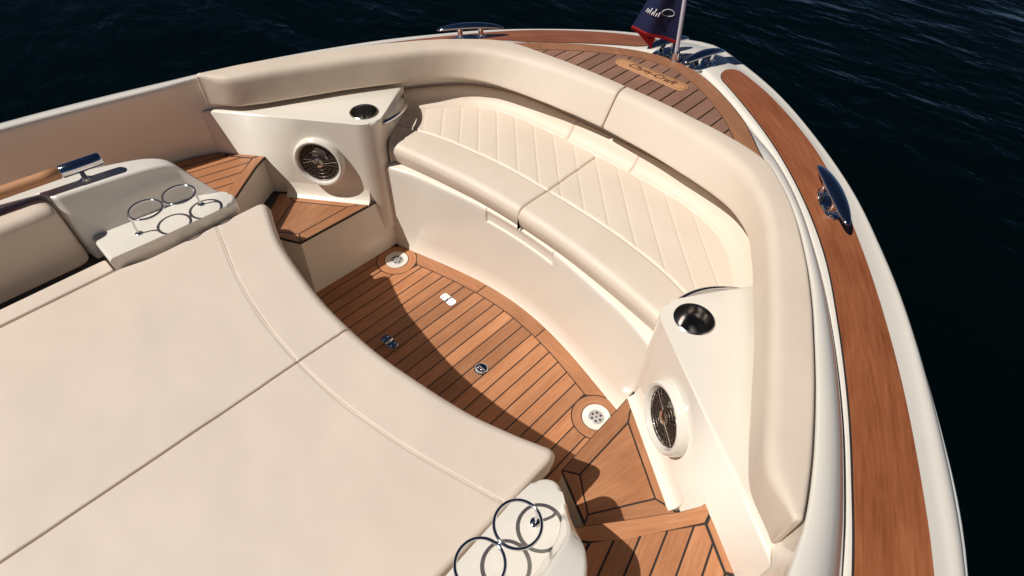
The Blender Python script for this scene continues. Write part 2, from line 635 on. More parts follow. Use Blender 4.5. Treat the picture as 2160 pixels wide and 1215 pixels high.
# ------------------------------------------------------------------ foredeck
TK = [(0, 1.925), (.06, 1.920), (.14, 1.895), (.26, 1.825), (.385, 1.728), (.497, 1.609), (.553, 1.556)]
hT = half(TK, 120)
foredeck = part('foredeck', (0, 1.75, 0.685))
Tfull = mirror(hT)
O_bow = smoothcurve([(0, 1.629), (.146, 1.626), (.30, 1.614), (.44, 1.596), (.535, 1.563), (.56, 1.545)])
inner = [(x, O_bow(abs(x)) - 0.02) for x in np.linspace(0.553, -0.553, 40)]
sub(prism('caulk_bed', [tuple(p) for p in Tfull] + inner, 0.6852, 0.6868, M['caulk']), foredeck)


def offset(c, d):
    t = np.gradient(c, axis=0)
    t /= np.linalg.norm(t, axis=1)[:, None]
    return c + d * np.column_stack([t[:, 1], -t[:, 0]])


bo = offset(Tfull, 0.0065)
bi = offset(Tfull, 0.062)
half_n = len(bo) // 2
for seg in (slice(2, half_n + 1), slice(half_n, len(bo) - 2)):
    sub(prism('border_plank', [tuple(p) for p in bo[seg]] + [tuple(p) for p in bi[seg][::-1]], 0.686, 0.6905, M['teak_edge'], None, 0.0008, 1, grain=(1, -0.6)), foredeck)
bin_ = offset(Tfull, 0.0665)
tb = bin_[np.argsort(bin_[:, 0])]
PW = 0.049
for k in range(-11, 12):
    xa, xb = k * PW + 0.0022 - PW / 2, (k + 1) * PW - 0.0022 - PW / 2
    xs = np.linspace(xa, xb, 5)
    yt = np.interp(xs, tb[:, 0], tb[:, 1])
    yb = O_bow(np.abs(xs)) - 0.018
    if np.min(yt - yb) < 0.004:
        continue
    sub(prism('plank', list(zip(xs, yb)) + list(zip(xs[::-1], yt[::-1])), 0.686, 0.6905 + rng.uniform(-.0003, .0003), M['teak_deck'], None, 0.0008, 1, grain=(0, 1)), foredeck)
th = np.linspace(-math.pi / 2, math.pi / 2, 14)
pl = [(0.115 + 0.030 * math.cos(a), 1.773 + 0.030 * math.sin(a)) for a in th] + [(-0.115 - 0.030 * math.cos(a), 1.773 - 0.030 * math.sin(a)) for a in th]
plate = sub(prism('name_plate', pl, 0.6895, 0.6925, M['teak_plate'], None, 0.001, 2, grain=(1, 0)), foredeck)
plate['label'] = 'pale oval teak name plate with dark script lettering'
ol = [(0.114 + 0.024 * math.cos(a), 1.773 + 0.024 * math.sin(a), 0.6926) for a in th] + [(-0.114 - 0.024 * math.cos(a), 1.773 - 0.024 * math.sin(a), 0.6926) for a in th]
sub(tube('plate_outline', ol, 0.0007, M['ink'], None, closed=True, seg=6), foredeck)
fc = bpy.data.curves.new('lettering', 'FONT')
fc.body = 'Chris-Craft'
fc.size = 0.041
fc.shear = 0.45
fc.align_x, fc.align_y = 'CENTER', 'CENTER'
fc.extrude = 0.0006
fc.offset = 0.0003
fo = bpy.data.objects.new('lettering', fc)
COL.objects.link(fo)
dg = bpy.context.evaluated_depsgraph_get()
tm = bpy.data.meshes.new_from_object(fo.evaluated_get(dg))
bpy.data.objects.remove(fo)
tm.materials.clear()
to = link('lettering', tm, M['ink'], None, False, (0, 1.773, 0.6928))
sub(to, foredeck)

# ------------------------------------------------------------------ cockpit floor
floor = part('cockpit_floor', (0, 0.8, 0))


def f_out(x):
    x = np.abs(x)
    return 1.1318 - 0.4598 * x**2 + 0.3912 * x**4


DX, DY, DR = 0.5106, 0.9557, 0.079
xs = np.linspace(-0.62, 0.62, 60)
sub(prism('caulk_bed', [(x, f_out(x)) for x in xs] + [(0.62, 0.1), (-0.62, 0.1)], -0.02, -0.0014, M['caulk']), floor)


def f_in(x):
    return f_out(x) - 0.066


SP, A0 = 0.04922, -0.4071
for k in range(-4, 21):
    xa, xb = A0 + k * SP + 0.0022, A0 + (k + 1) * SP - 0.0022
    xa, xb = max(xa, -0.590), min(xb, 0.590)
    if xb - xa < 0.006:
        continue
    xs = np.linspace(xa, xb, 9)
    top = f_in(xs)
    for sgn in (-1, 1):
        d = np.abs(xs - sgn * DX)
        r = DR + 0.004
        inside = d < r
        lim = np.where(inside, DY - np.sqrt(np.maximum(r * r - d * d, 0)), 9)
        far = (sgn * xs > DX + r - 0.001)
        lim = np.where(far, 0.9557, lim)
        top = np.minimum(top, lim)
    sub(prism('plank', [(xa, 0.1), (xb, 0.1)] + list(zip(xs[::-1], top[::-1])), -0.012, rng.uniform(-.0003, .0003), M['teak'], None, 0.0008, 1, grain=(0, 1)), floor)
# curved front border in three boards, and the rings round the drains
for a, b in ((-0.490, -0.155), (-0.151, 0.151), (0.155, 0.490)):
    xs = np.linspace(a, b, 30)
    top = f_out(xs) - 0.005
    bot = f_in(xs) + 0.0042
    dd = np.abs(np.abs(xs) - DX)
    bot = np.where(dd < DR + .0042, np.maximum(bot, DY + np.sqrt(np.maximum((DR + .0042) ** 2 - dd ** 2, 0))), bot)
    bot = np.minimum(bot, top - 0.0004)
    poly = list(zip(xs, bot)) + list(zip(xs[::-1], top[::-1]))
    sub(prism('border_plank', poly, -0.012, 0.0003, M['teak'], None, 0.0008, 1, grain=(1, 0)), floor)


def ring_flat(name, cx, cy, r0, r1, z0, z1, mat):
    th = np.linspace(0, 2 * np.pi, 56, endpoint=False)
    rows, U = [], []
    for r, z in ((r0, z0), (r0, z1), (r1, z1), (r1, z0)):
        x, y = cx + r * np.cos(th), cy + r * np.sin(th)
        y = np.minimum(y, f_out(x) - 0.004)
        rows.append(np.column_stack([x, y, np.full(56, z)]))
        U.append(np.column_stack([th * 0.06, np.full(56, r)]))
    return sharp(grid(name, rows, mat, None, close_v=True, uvs=U), 40)


for s in (-1, 1):
    arc = [(DX + (DR + .0042) * math.cos(a), DY + (DR + .0042) * math.sin(a)) for a in np.linspace(-0.55, 0.80, 14)]
    edge = [(x, f_out(x) - 0.005) for x in np.linspace(0.572, 0.588, 4)]
    sub(prism('corner_board', mx(arc + edge + [(.588, arc[0][1])], s), -0.012, 0.0002, M['teak'], None, 0.0006, 1, grain=(0, 1)), floor)
    sub(ring_flat('drain_surround', s * DX, DY, 0.049, DR, -0.012, 0.0003, M['teak']), floor)
    dr = part('drain', (s * DX, DY, 0))
    c = (s * DX, DY, 0)
    sub(lathe('flange', [(0.0465, -0.012), (0.0465, 0.0014), (0.0455, 0.0026), (0.042, 0.0024), (0.034, 0.0008), (0.0265, -0.0006), (0.0255, -0.004)], c, (0, 0, 1), M['white'], None), dr)
    gp = sub(lathe('grate', [(0.0262, -0.0010), (0.0245, 0.0002), (0.0, 0.0006)], c, (0, 0, 1), M['brushed'], None), dr)
    bm = bmesh.new()
    for k in range(7):
        a = k * math.tau / 6
        r = 0.0 if k == 6 else 0.0155
        bmesh.ops.create_circle(bm, cap_ends=True, segments=12, radius=0.0042 if k < 6 else 0.003,
                                matrix=Matrix.Translation((s * DX + r * math.cos(a), DY + r * math.sin(a), 0.0011)))
    me = bpy.data.meshes.new('drain_holes')
    bm.to_mesh(me)
    bm.free()
    sub(link('drain_holes', me, M['caulk'], None, False), dr)


def hinge(x, y):
    h = part('hatch_hinge', (x, y, 0))
    w, l = 0.017, 0.034
    for sx in (-1, 1):
        poly = [(x + sx * 0.004, y - w), (x + sx * (l - 0.006), y - w), (x + sx * l, y - w * .5), (x + sx * l, y + w * .5), (x + sx * (l - 0.006), y + w), (x + sx * 0.004, y + w)]
        sub(prism('leaf', poly, 0.0004, 0.0035, M['chrome'], None, 0.001, 1), h)
        for sy in (-1, 1):
            sub(lathe('screw', [(0.0036, 0.003), (0.003, 0.0046), (0, 0.005)], (x + sx * 0.02, y + sy * 0.009, 0), (0, 0, 1), M['chrome'], None, 12), h)
    sub(tube('pin', [(x, y - w, 0.004), (x, y + w, 0.004)], 0.004, M['chrome'], None, seg=10), h)


hinge(-0.203, 0.957)
hinge(-0.203, 0.676)
lt = part('hatch_latch', (0.112, 0.824, 0))
sub(lathe('latch_plate', [(0.0245, 0.0), (0.0245, 0.003), (0.021, 0.0045), (0.017, 0.003), (0.010, 0.0025), (0, 0.0025)], (0.112, 0.824, 0), (0, 0, 1), M['chrome']), lt)
sub(prism('latch_handle', [(0.099, 0.8195), (0.125, 0.8195), (0.127, 0.824), (0.125, 0.8285), (0.099, 0.8285), (0.097, 0.824)], 0.003, 0.0065, M['chrome'], None, 0.0012, 2), lt)

# ------------------------------------------------------------------ seat base with its recessed pull
seatb = part('seat_base', (0, 1.05, 0))
y_led = smoothcurve([(-.62, 1.000), (-.60, 1.010), (-.47, 1.056), (-.37, 1.076), (-.166, 1.109), (0, 1.117), (.166, 1.109), (.37, 1.076), (.47, 1.056), (.60, 1.010), (.62, 1.000)])
xs = np.unique(np.concatenate([np.linspace(-0.62, 0.62, 90), [-.1545, -.1525, -.1515, -.1490, -.1480, -.146, .146, .1480, .1490, .1515, .1525, .1545]]))
zs = [-0.01, 0.004, 0.02, 0.08, 0.16, 0.23, 0.28, 0.313, 0.323, 0.329, 0.332, 0.335, 0.340, 0.353, 0.370]
P = []
for z in zs:
    t = np.clip(z / 0.378, 0, 1)
    y = f_out(xs) * (1 - t) + y_led(xs) * t
    cove = 0.012 * max(0, 1 - max(z, 0) / 0.02) ** 2
    y = y - cove + 0.002
    rec = np.clip((0.1490 - np.abs(xs)) / 0.001, 0, 1) * np.clip((z - 0.330) / 0.004, 0, 1)
    gro = ((np.abs(xs) > 0.1485) & (np.abs(xs) < 0.152)) * np.clip((z - 0.330) / 0.004, 0, 1)
    y = y + 0.0055 * rec + 0.016 * gro
    P.append(np.column_stack([xs, y, np.full(len(xs), z)]))
gro = 1.0 * ((np.abs(xs) > 0.1485) & (np.abs(xs) < 0.152))
for dz, dy in ((0.380, 0.0026), (0.3845, 0.0042), (0.3872, 0.0072), (0.388, 0.012), (0.388, 0.09), (0.388, 0.46)):
    y = np.minimum(y_led(xs) + dy + 0.014 * gro * (dy < 0.013), 1.56 - 0.3 * xs**2)
    P.append(np.column_stack([xs, y, np.full(len(xs), dz)]))
sub(grid('front_wall', P, M['gel']), seatb)
lip = [(x, y_led(x) * 0.87 + f_out(x) * 0.13 + 0.0040, 0.3302) for x in np.linspace(-.147, .147, 24)]
sub(tube('pull_lip', lip, 0.0022, M['gel'], None, seg=8), seatb)

# ------------------------------------------------------------------ steps at both sides
step_z1, step_z2 = 0.248, 0.4045


def step_low(s):
    st = part('lower_step', (s * 0.72, 0.75, 0))
    A, Bp, Cp, Cq, D = (.597, .964), (.601, .637), (.727, .575), (.735, .545), (.912, .742)
    out = [A, Bp, (.729, .571), (.745, .545), (.95, .70), (.88, .762)]
    body = [(.604, 1.05), (.606, .642), (.735, .580), (.80, .50), (1.0, .70), (.93, .80), (.68, 1.05)]
    foot = [(.584, 1.05), (.586, .625), (.72, .56), (.80, .50), (1.0, .70), (.93, .80), (.68, 1.05)]
    sub(prism('riser', mx(body, s), -0.01, 0.238, M['gel'], None, 0.004, 3, foot=mx(foot, s)), st)
    sub(prism('caulk_bed', mx(out, s), 0.2375, 0.2462, M['caulk']), st)
    a, b, c, d = (.645, .869), (.642, .661), (.720, .596), (.817, .744)
    for poly, g in (([A, Bp, b, a], (0, 1)), ([Bp, Cp, c, b], (.9, -.42)), ([Cp, Cq, (.895, .732), (.878, .752), d, c], (.65, .76)), ([A, a, d, (.878, .755)], (.8, -.59))):
        sub(prism('border_plank', mx(shrink(poly, 0.0022), s), 0.240, step_z1, M['teak'], None, 0.0008, 1, grain=(g[0] * s, g[1])), st)
    sub(prism('tread_panel', mx(shrink([a, b, c, d], 0.0022), s), 0.240, step_z1 - 0.0003, M['teak'], None, 0.0008, 1, grain=(0.25 * s, 1)), st)


def step_up(s):
    st = part('upper_step', (s * 0.95, 0.6, 0))
    nose = [(.904, .768), (.912, .752), (.9135, .738), (.909, .724), (.883, .682), (.828, .611), (.758, .522), (.733, .49)]
    tail = [(.80, .38), (.86, .1), (.88, -1.5)]
    outer = [(1.25, -1.5), (1.205, -.3), (1.16, .1), (1.125, .40), (1.09, .54), (1.043, .655)]
    body = [(p[0] + 0.012, p[1] + 0.004) for p in nose[:1]] + [(p[0] + 0.010, p[1] - 0.008) for p in nose[1:]] + tail + outer
    sub(prism('riser', mx(body, s), 0.10, 0.395, M['gel'], None, 0.006, 3), st)
    sub(prism('caulk_bed', mx(nose + tail + outer, s), 0.3945, 0.4027, M['caulk']), st)
    # nosing board, cut round the corner beside the console
    nb = nose[:-1] + [(.733, .49), (.745, .47), (.781, .4965), (.831, .550), (.9345, .697), (.9285, .742)]
    sub(prism('nosing_board', mx(shrink(nb, 0.0016), s), 0.3965, step_z2, M['teak'], None, 0.001, 1, grain=(.65 * s, .76)), st)
    pb = [(.906, .768), (.930, .744), (.9385, .698), (1.015, .640), (1.043, .655)]
    sub(prism('border_plank', mx(shrink(pb, 0.002), s), 0.3965, step_z2, M['teak'], None, 0.0008, 1, grain=(.8 * s, -.59)), st)
    ob = [(1.016, .637), (1.043, .650), (1.088, .54), (1.123, .40), (1.158, .1), (1.203, -.3), (1.248, -1.5), (1.20, -1.5), (1.155, -.3), (1.115, .1), (1.082, .42)]
    sub(prism('border_plank', mx(shrink(ob, 0.002), s), 0.3965, step_z2, M['teak'], None, 0.0008, 1, grain=(.25 * s, -.97)), st)
    ib = [(.748, .468), (.779, .492), (.800, .40), (.90, .1), (.925, -1.5), (.87, -1.5), (.85, .1), (.79, .38)]
    sub(prism('border_plank', mx(shrink(ib, 0.002), s), 0.3965, step_z2, M['teak'], None, 0.0008, 1, grain=(.25 * s, -.97)), st)
    region = [(.783, .4955), (.936, .694), (1.014, .636), (1.079, .42), (1.112, .1), (1.152, -.3), (1.197, -1.5), (.928, -1.5), (.903, .1), (.803, .40)]
    dx, dy = 0.225, -0.974
    nx, ny = 0.974, 0.225
    q0 = 0.815 * nx + 0.526 * ny
    for k in range(-1, 9):
        lo, hi = q0 + (k - 1) * 0.0455 + 0.0021, q0 + k * 0.0455 - 0.0021
        poly = clip(clip(region, nx, ny, hi), -nx, -ny, -lo)
        if len(poly) < 3:
            continue
        sub(prism('plank', mx(poly, s), 0.3965, step_z2 - rng.uniform(0, .0004), M['teak'], None, 0.0008, 1, grain=(dx * s, dy)), st)


for s in (1, -1):
    step_low(s)
    step_up(s)

# ------------------------------------------------------------------ corner consoles with cup holder, speaker and grab bar
FD = np.array([0.806, -0.592])
FN = np.array([-0.592, -0.806])
F0 = np.array([0.604, 0.962])


def console(s):
    cs = part('corner_console', (s * 0.75, 0.95, 0.4))
    pts = [F0 + FD * t for t in (0.56, 0.4, 0.2, 0.06)]
    arc = spline([F0 + FD * 0.045, F0 + FD * 0.005 + np.array([-.004, .004]), (.583, 0.997), (.582, 1.02), (.590, 1.043)], 14)
    front = [(.60, 1.060), (.66, 1.155), (.712, 1.240)]
    back = [(.80, 1.12), (.90, .95), (.985, .79), (1.04, .668)]
    out = [tuple(p) for p in pts] + [tuple(p) for p in arc] + front + back
    o = prism('console_body', mx(out, s), 0.10, 0.573, M['gel'], None, 0.011, 4)
    # the well of the cup holder is cut out of the top
    CX, CY, CR = s * 0.6596, 1.0228, 0.0455
    bmq = bmesh.new()
    bmesh.ops.create_cone(bmq, cap_ends=True, segments=40, radius1=CR, radius2=CR, depth=0.2, matrix=Matrix.Translation((CX, CY, 0.573)))
    mq = bpy.data.meshes.new('well')
    bmq.to_mesh(mq)
    bmq.free()
    cut = link('well', mq, M['gel'], None, False)
    md = o.modifiers.new('well', 'BOOLEAN')
    md.operation, md.object, md.solver = 'DIFFERENCE', cut, 'EXACT'
    dgx = bpy.context.evaluated_depsgraph_get()
    me2 = bpy.data.meshes.new_from_object(o.evaluated_get(dgx))
    o.modifiers.clear()
    o.data = me2
    bpy.data.objects.remove(cut)
    for f in me2.polygons:
        f.use_smooth = True
    sharp(o, 40)
    sub(o, cs)
    # pale cove where the console face meets the step
    prof = [(-0.002, 0.062), (0.002, 0.040), (0.006, 0.024), (0.012, 0.011), (0.020, 0.004), (0.0285, 0.0018), (0.030, -0.001), (0.030, -0.004), (-0.004, -0.004)]
    rows = []
    for t in np.linspace(0.012, 0.335, 12):
        rows.append([(s * (F0 + FD * t + FN * d)[0], (F0 + FD * t + FN * d)[1], step_z1 + h) for d, h in prof])
    sub(sharp(grid('cove', rows, M['gel'], None, cap=True), 50), cs)
    # cup holder
    c = (CX, CY, 0.573)
    sub(lathe('cup_holder', [(0.0460, 0.0003), (0.0500, 0.0008), (0.0500, 0.0022), (0.0480, 0.0038), (0.0450, 0.0030), (0.0435, -0.002), (0.0425, -0.05), (0.040, -0.078), (0.034, -0.084), (0.012, -0.084), (0.008, -0.086), (0, -0.086)], c, (0, 0, 1), M['cup']), cs)
    # speaker
    base = F0 + FD * 0.172
    ctr = Vector((s * base[0], base[1], 0.412))
    ax = Vector((s * FN[0], FN[1], 0.0)).normalized()
    ax = (ax + Vector((0, 0, 0.10))).normalized()
    hood = lathe('speaker_bezel', [(0.0945, -0.006), (0.0945, 0.004), (0.0935, 0.017), (0.0895, 0.0265), (0.084, 0.030), (0.0785, 0.0285), (0.0755, 0.024), (0.074, 0.014), (0.072, 0.012)], ctr, ax, M['white'], None, 56)
    sub(hood, cs)
    disc = lathe('speaker_cone', [(0.072, 0.0125), (0.055, 0.006), (0.024, 0.000), (0.022, 0.006), (0.014, 0.010), (0.0, 0.0115)], ctr, ax, M['dark'], None, 40)
    sub(disc, cs)
    # grille: rings and spokes over the cone
    u = ax.orthogonal().normalized()
    w = ax.cross(u)
    bm = bmesh.new()

    def seg(p, q, r=0.0013):
        d = (q - p)
        L = d.length
        mtx = Matrix.Translation((p + q) / 2) @ d.to_track_quat('Z', 'Y').to_matrix().to_4x4()
        bmesh.ops.create_cone(bm, cap_ends=False, segments=5, radius1=r, radius2=r, depth=L, matrix=mtx)
    def at(r, a, h):
        return ctr + u * (r * math.cos(a)) + w * (r * math.sin(a)) + ax * h
    for r, nseg in ((0.030, 20), (0.044, 26), (0.058, 32), (0.069, 38)):
        for k in range(nseg):
            seg(at(r, k * math.tau / nseg, 0.019), at(r, (k + 1) * math.tau / nseg, 0.019))
    for k in range(24):
        a = k * math.tau / 24
        seg(at(0.018, a, 0.019), at(0.072, a + 0.25, 0.018), 0.0011)
    me = bpy.data.meshes.new('speaker_grille')
    bm.to_mesh(me)
    bm.free()
    sub(link('speaker_grille', me, M['wire'], None), cs)
    cap = lathe('grille_badge', [(0.0185, 0.018), (0.0175, 0.0215), (0.012, 0.0235), (0.0, 0.024)], ctr, ax, M['chrome'], None, 28)
    sub(cap, cs)
    # grab bar bowed out from the face beside the seat
    p0, p1 = np.array([.592, 1.048]), np.array([.709, 1.240])
    dv = p1 - p0
    nv = np.array([-dv[1], dv[0]]) / np.linalg.norm(dv)
    path = []
    for t in np.linspace(0, 1, 25):
        b = math.sin(math.pi * t) ** 0.75 * 0.036
        q = p0 + dv * t + nv * (b - 0.004)
        path.append((s * q[0], q[1], 0.548 - 0.012 * t))
    sub(tube('grab_bar', path, 0.0085, M['chrome'], None, seg=12), cs)


for s in (1, -1):
    console(s)

# ------------------------------------------------------------------ side consoles: arm rest with ring holder, upstand, hand rail
def side_console(s):
    sc = part('side_console', (s * 0.72, 0.2, 0.45))
    arm = spline([(.640, .128), (.634, .233), (.629, .373), (.628, .446), (.634, .488), (.652, .508), (.672, .511), (.698, .496), (.728, .472), (.784, .428)], 60)
    poly = [tuple(p) for p in arm] + [(.83, .40), (.86, .128)]
    sub(prism('arm_rest', mx(poly, s), 0.05, 0.494, M['white'], None, 0.010, 4), sc)
    secs = [(-1.55, .86, .88, .985, 1.00, .66), (-.5, .86, .875, .985, .995, .65), (0, .855, .86, .955, .965, .632), (.092, .850, .853, .925, .935, .626),
            (.112, .768, .806, .915, .928, .625), (.20, .760, .795, .89, .905, .623), (.29, .755, .784, .865, .885, .62), (.37, .747, .774, .835, .852, .614),
            (.41, .741, .766, .805, .815, .603), (.435, .733, .750, .771, .779, .572), (.458, .720, .730, .742, .747, .534), (.478, .708, .713, .720, .723, .505), (.492, .700, .703, .707, .709, .4875)]
    S = spline([(y, a, b, c, d, z) for y, a, b, c, d, z in secs[4:]], 40)
    S = np.vstack([np.array(secs[:4]), S])
    rows = []
    for y, a, b, c, d, z in S:
        r = 0.006
        pr = [(a, 0.42)]
        pr += [(a + (b - a) * t, 0.488 + (z - 0.488) * t) for t in (0, .25, .5, .75, .93)]
        zz = max(z - 0.49, 0.001)
        r = min(r, zz * 0.5, (c - b) * 0.25)
        pr += [(b - 0.002, z - r), (b + 0.001, z - r * .45), (b + r * .5, z - r * .1), (b + r, z), (b + r * 1.6, z), ((b + c) / 2, z), (c - r * 1.6, z), (c - r, z), (c - r * .4, z - r * .12), (c, z - r * .6), (c + .003, z - r * 1.4), (d, 0.38)]
        rows.append([(s * x, y, zc) for x, zc in pr])
    o = grid('upstand', rows, M['white'], None, cap=True)
    sub(o, sc)
    # two joined drink rings on two legs
    R, rt = 0.0445, 0.0034
    zr = 0.562
    cf, ca = (s * .681, .3735), (s * .6805, .2765)
    bmv = []
    ring = empty('drink_rings', (s * .68, .325, 0.494))
    sub(ring, sc)
    th = np.linspace(0, math.tau, 48, endpoint=False)
    objs = []
    for cx, cy in (cf, ca):
        objs.append(tube('drink_rings', [(cx + R * math.cos(t), cy + R * math.sin(t), zr) for t in th], rt, M['chrome'], None, closed=True, seg=9))
    for yy, yb in ((.3735 + R, .4175), (.2765 - R, .231)):
        leg = spline([(s * .684, yy - 0.001, zr), (s * .690, yy + 0.001, zr - 0.020), (s * .690, yb, zr - 0.045), (s * .689, yb, 0.4945)], 16)
        objs.append(tube('drink_rings', leg, 0.003, M['chrome'], None, seg=8))
        objs.append(lathe('drink_rings', [(0.010, 0.0), (0.010, 0.0025), (0.006, 0.005), (0.0, 0.0055)], (s * .689, yb, 0.494), (0, 0, 1), M['chrome'], None, 20))
    objs.append(tube('drink_rings', [(s * .6805, .322, zr - .003), (s * .6805, .328, zr - .003)], 0.006, M['chrome'], None, seg=8))
    bm = bmesh.new()
    for o in objs:
        bm.from_mesh(o.data)
    me = bpy.data.meshes.new('drink_rings')
    bm.to_mesh(me)
    bm.free()
    for o in objs:
        bpy.data.objects.remove(o)
    bpy.data.objects.remove(ring)
    sub(link('drink_rings', me, M['chrome']), sc)
    # teak hand rail with stainless end on posts
    def railpt(y):
        return (s * (0.833 + (0.262 - y) * 0.085), y, 0.666)
    tk = [railpt(y) for y in np.linspace(0.160, -1.4, 40)]
    P = np.array(tk)
    o = tube('grab_rail', P, 0.0165, M['teak_plate'], None, seg=16)  # paler teak puts the sunlit look of the rail into its colour
    lay = o.data.uv_layers.new(name='UVMap')
    for lp in o.data.loops:
        v = o.data.vertices[lp.vertex_index].co
        lay.data[lp.index].uv = (v.y, v.z + v.x)
    sub(o, sc)
    ys = np.array([0.162, 0.164, 0.20, 0.24, 0.262, 0.266, 0.2665])
    rr = np.array([0.0165, 0.0185, 0.0185, 0.0185, 0.0185, 0.014, 0.004])
    sub(tube('rail_end', [railpt(y) for y in ys], rr, M['chrome'], None, seg=20), sc)
    for y in (0.205, -0.35, -0.95):
        x, yy, z = railpt(y)
        sub(lathe('rail_post', [(0.016, 0.618), (0.016, 0.624), (0.008, 0.628), (0.007, 0.645), (0.010, 0.654)], (x, yy, 0), (0, 0, 1), M['chrome'], None, 20), sc)
    # slot behind the arm, its shade painted into a dark grey floor
    sub(prism('slot_floor', mx([(.69, .128), (.86, .128), (.88, -1.5), (.69, -1.5)], s), 0.30, 0.400, M['shade']), sc)


for s in (1, -1):
    side_console(s)
B(prism('sunpad_base', [(x, interp(abs(x), [(0, .44), (.23, .455), (.42, .49), (.60, .535)])) for x in np.linspace(-.60, .60, 30)] + [(.615, .10), (.69, .10), (.69, -1.5), (-.69, -1.5), (-.69, .10), (-.615, .10)], -0.01, 0.398, M['gel'], None, 0.004, 2))


# ------------------------------------------------------------------ cleats
def cleat(origin, along, length, height, wid, label=None):
    """horn cleat on two legs over an oval foot"""
    o3 = Vector(origin)
    d = Vector(along).normalized()
    up = Vector((0, 0, 1))
    n = up.cross(d).normalized()
    c = part('cleat', o3)
    rows = []
    for t in np.linspace(-1, 1, 33):
        k = math.sqrt(max(1 - abs(t) ** 2.4, 0.0)) * 0.86 + 0.14 * (1 - abs(t))
        w, h = wid * k + 0.0008, 0.0095 * k + 0.0006
        ctr = o3 + d * (t * length / 2) + up * (height - 0.013 * abs(t) ** 2.2)
        rows.append([tuple(ctr + n * (w * math.cos(a)) + up * (h * math.sin(a))) for a in np.linspace(0, math.tau, 16, endpoint=False)])
    sub(grid('horn', rows, M['chrome'], None, close_v=True, cap=True), c)
    for sgn in (-1, 1):
        prof = []
        rws = []
        for h, r in ((0.0, 0.020), (0.004, 0.015), (0.012, 0.0105), (height * 0.6, 0.0100), (height - 0.006, 0.014)):
            cc = o3 + d * (sgn * length * 0.155) + up * h
            rws.append([tuple(cc + d * (r * math.cos(a)) + n * (r * 1.25 * math.sin(a))) for a in np.linspace(0, math.tau, 18, endpoint=False)])
        sub(grid('leg', rws, M['chrome'], None, close_v=True), c)
    ft = []
    for h, k in ((-0.004, 1.0), (0.003, 1.0), (0.0055, 0.93), (0.006, 0.0001)):
        ft.append([tuple(o3 + up * h + d * (k * 0.068 * math.cos(a)) + n * (k * 0.026 * math.sin(a))) for a in np.linspace(0, math.tau, 32, endpoint=False)])
    sub(sharp(grid('foot', ft, M['chrome'], None, close_v=True), 40), c)
    if label:
        c['label'] = label
    return c


for s in (1, -1):
    y0 = 1.598
    cleat((s * 0.722, y0, float(sheer(y0)) - 0.010), (s * -0.172, 0.205, 0.004), 0.264, 0.050, 0.0215)
# pair of bow cleats behind the flag staff
cleat((-0.075, 1.995, 0.671), (0.30, 0.955, 0.0), 0.20, 0.046, 0.019)
cleat((0.075, 2.000, 0.671), (0.26, 0.96, 0.0), 0.20, 0.046, 0.019)
B(lathe('staff_socket', [(0.026, 0.0), (0.026, 0.004), (0.017, 0.008), (0.0135, 0.020), (0.0125, 0.034), (0.0098, 0.035)], (0, 1.930, 0.6868), (0, -0.18, 1), M['chrome'], None, 28))

# ------------------------------------------------------------------ flag staff and flag
PB, PT = Vector((0, 1.930, 0.690)), Vector((0, 1.775, 1.55))
staff = tag(empty('flag_staff', PB), 'thin white flag staff standing in the socket at the bow', 'flag staff')
n = 24
o = tube('pole', [tuple(PB.lerp(PT, t)) for t in np.linspace(0.004, 1, n)], np.linspace(0.0075, 0.0062, n), M['pole'], None, seg=14)
o.parent, o.matrix_parent_inverse = staff, Matrix.Translation(-PB)
o = lathe('staff_cap', [(0.006, -0.004), (0.011, 0.002), (0.012, 0.010), (0.006, 0.018), (0, 0.019)], tuple(PT), tuple(PT - PB), M['chrome'], None, 20)
o.parent, o.matrix_parent_inverse = staff, Matrix.Translation(-PB)


def pole_at(z):
    t = (z - PB.z) / (PT.z - PB.z)
    return np.array(PB.lerp(PT, t))


FZ0, FZ1 = 0.748, 1.30
flag = tag(empty('bow_flag', tuple(pole_at(FZ0))), 'navy flag with red hem and white emblem drooping from the bow staff', 'flag')
NU, NV = 56, 44


def cloth(u, v):
    """u from the staff to the fly, v from the lower hem up; the fly end doubles back and hangs down"""
    z = FZ0 + (FZ1 - FZ0) * v
    p = pole_at(z)
    d = np.array([-0.898, -0.439, 0])
    e = np.array([-0.439, 0.898, 0])
    h = z - FZ0
    wmax = 0.168 - 0.42 * min(h, 0.20) - 0.06 * max(h - 0.20, 0)
    a = min(u / 0.62, 1.0)
    b = max((u - 0.62) / 0.38, 0.0)
    reach = wmax * a - b * min(0.085, wmax * 0.75)
    fold = 0.020 * math.sin(7.0 * a + 0.8) * a + 0.030 * b
    z_off = 0.022 * math.sin(a * math.pi / 2) * math.exp(-h / 0.15) - 0.062 * b ** 1.3 * math.exp(-h / 0.055)
    pinch = 1.0 - 0.55 * b * math.exp(-h / 0.05)
    return p + d * (reach + 0.0075) + e * fold * pinch + np.array([0, 0, z_off])


P = np.array([[cloth(i / (NU - 1), j / (NV - 1)) for j in range(NV)] for i in range(NU)])
me = bpy.data.meshes.new('cloth')
vv = [tuple(p) for p in P.reshape(-1, 3)]
ff, mi = [], []
for i in range(NU - 1):
    for j in range(NV - 1):
        ff.append((i * NV + j, i * NV + j + 1, (i + 1) * NV + j + 1, (i + 1) * NV + j))
        mi.append(1 if (j < 1 or i > NU - 5) else 0)
me.from_pydata(vv, [], ff)
me.materials.append(M['navy'])
me.materials.append(M['red'])
for f, k in zip(me.polygons, mi):
    f.material_index = k
fl = link('cloth', me, None, None)
md = fl.modifiers.new('thickness', 'SOLIDIFY')
md.thickness = 0.0012
fl.parent, fl.matrix_parent_inverse = flag, Matrix.Translation(-Vector(pole_at(FZ0)))


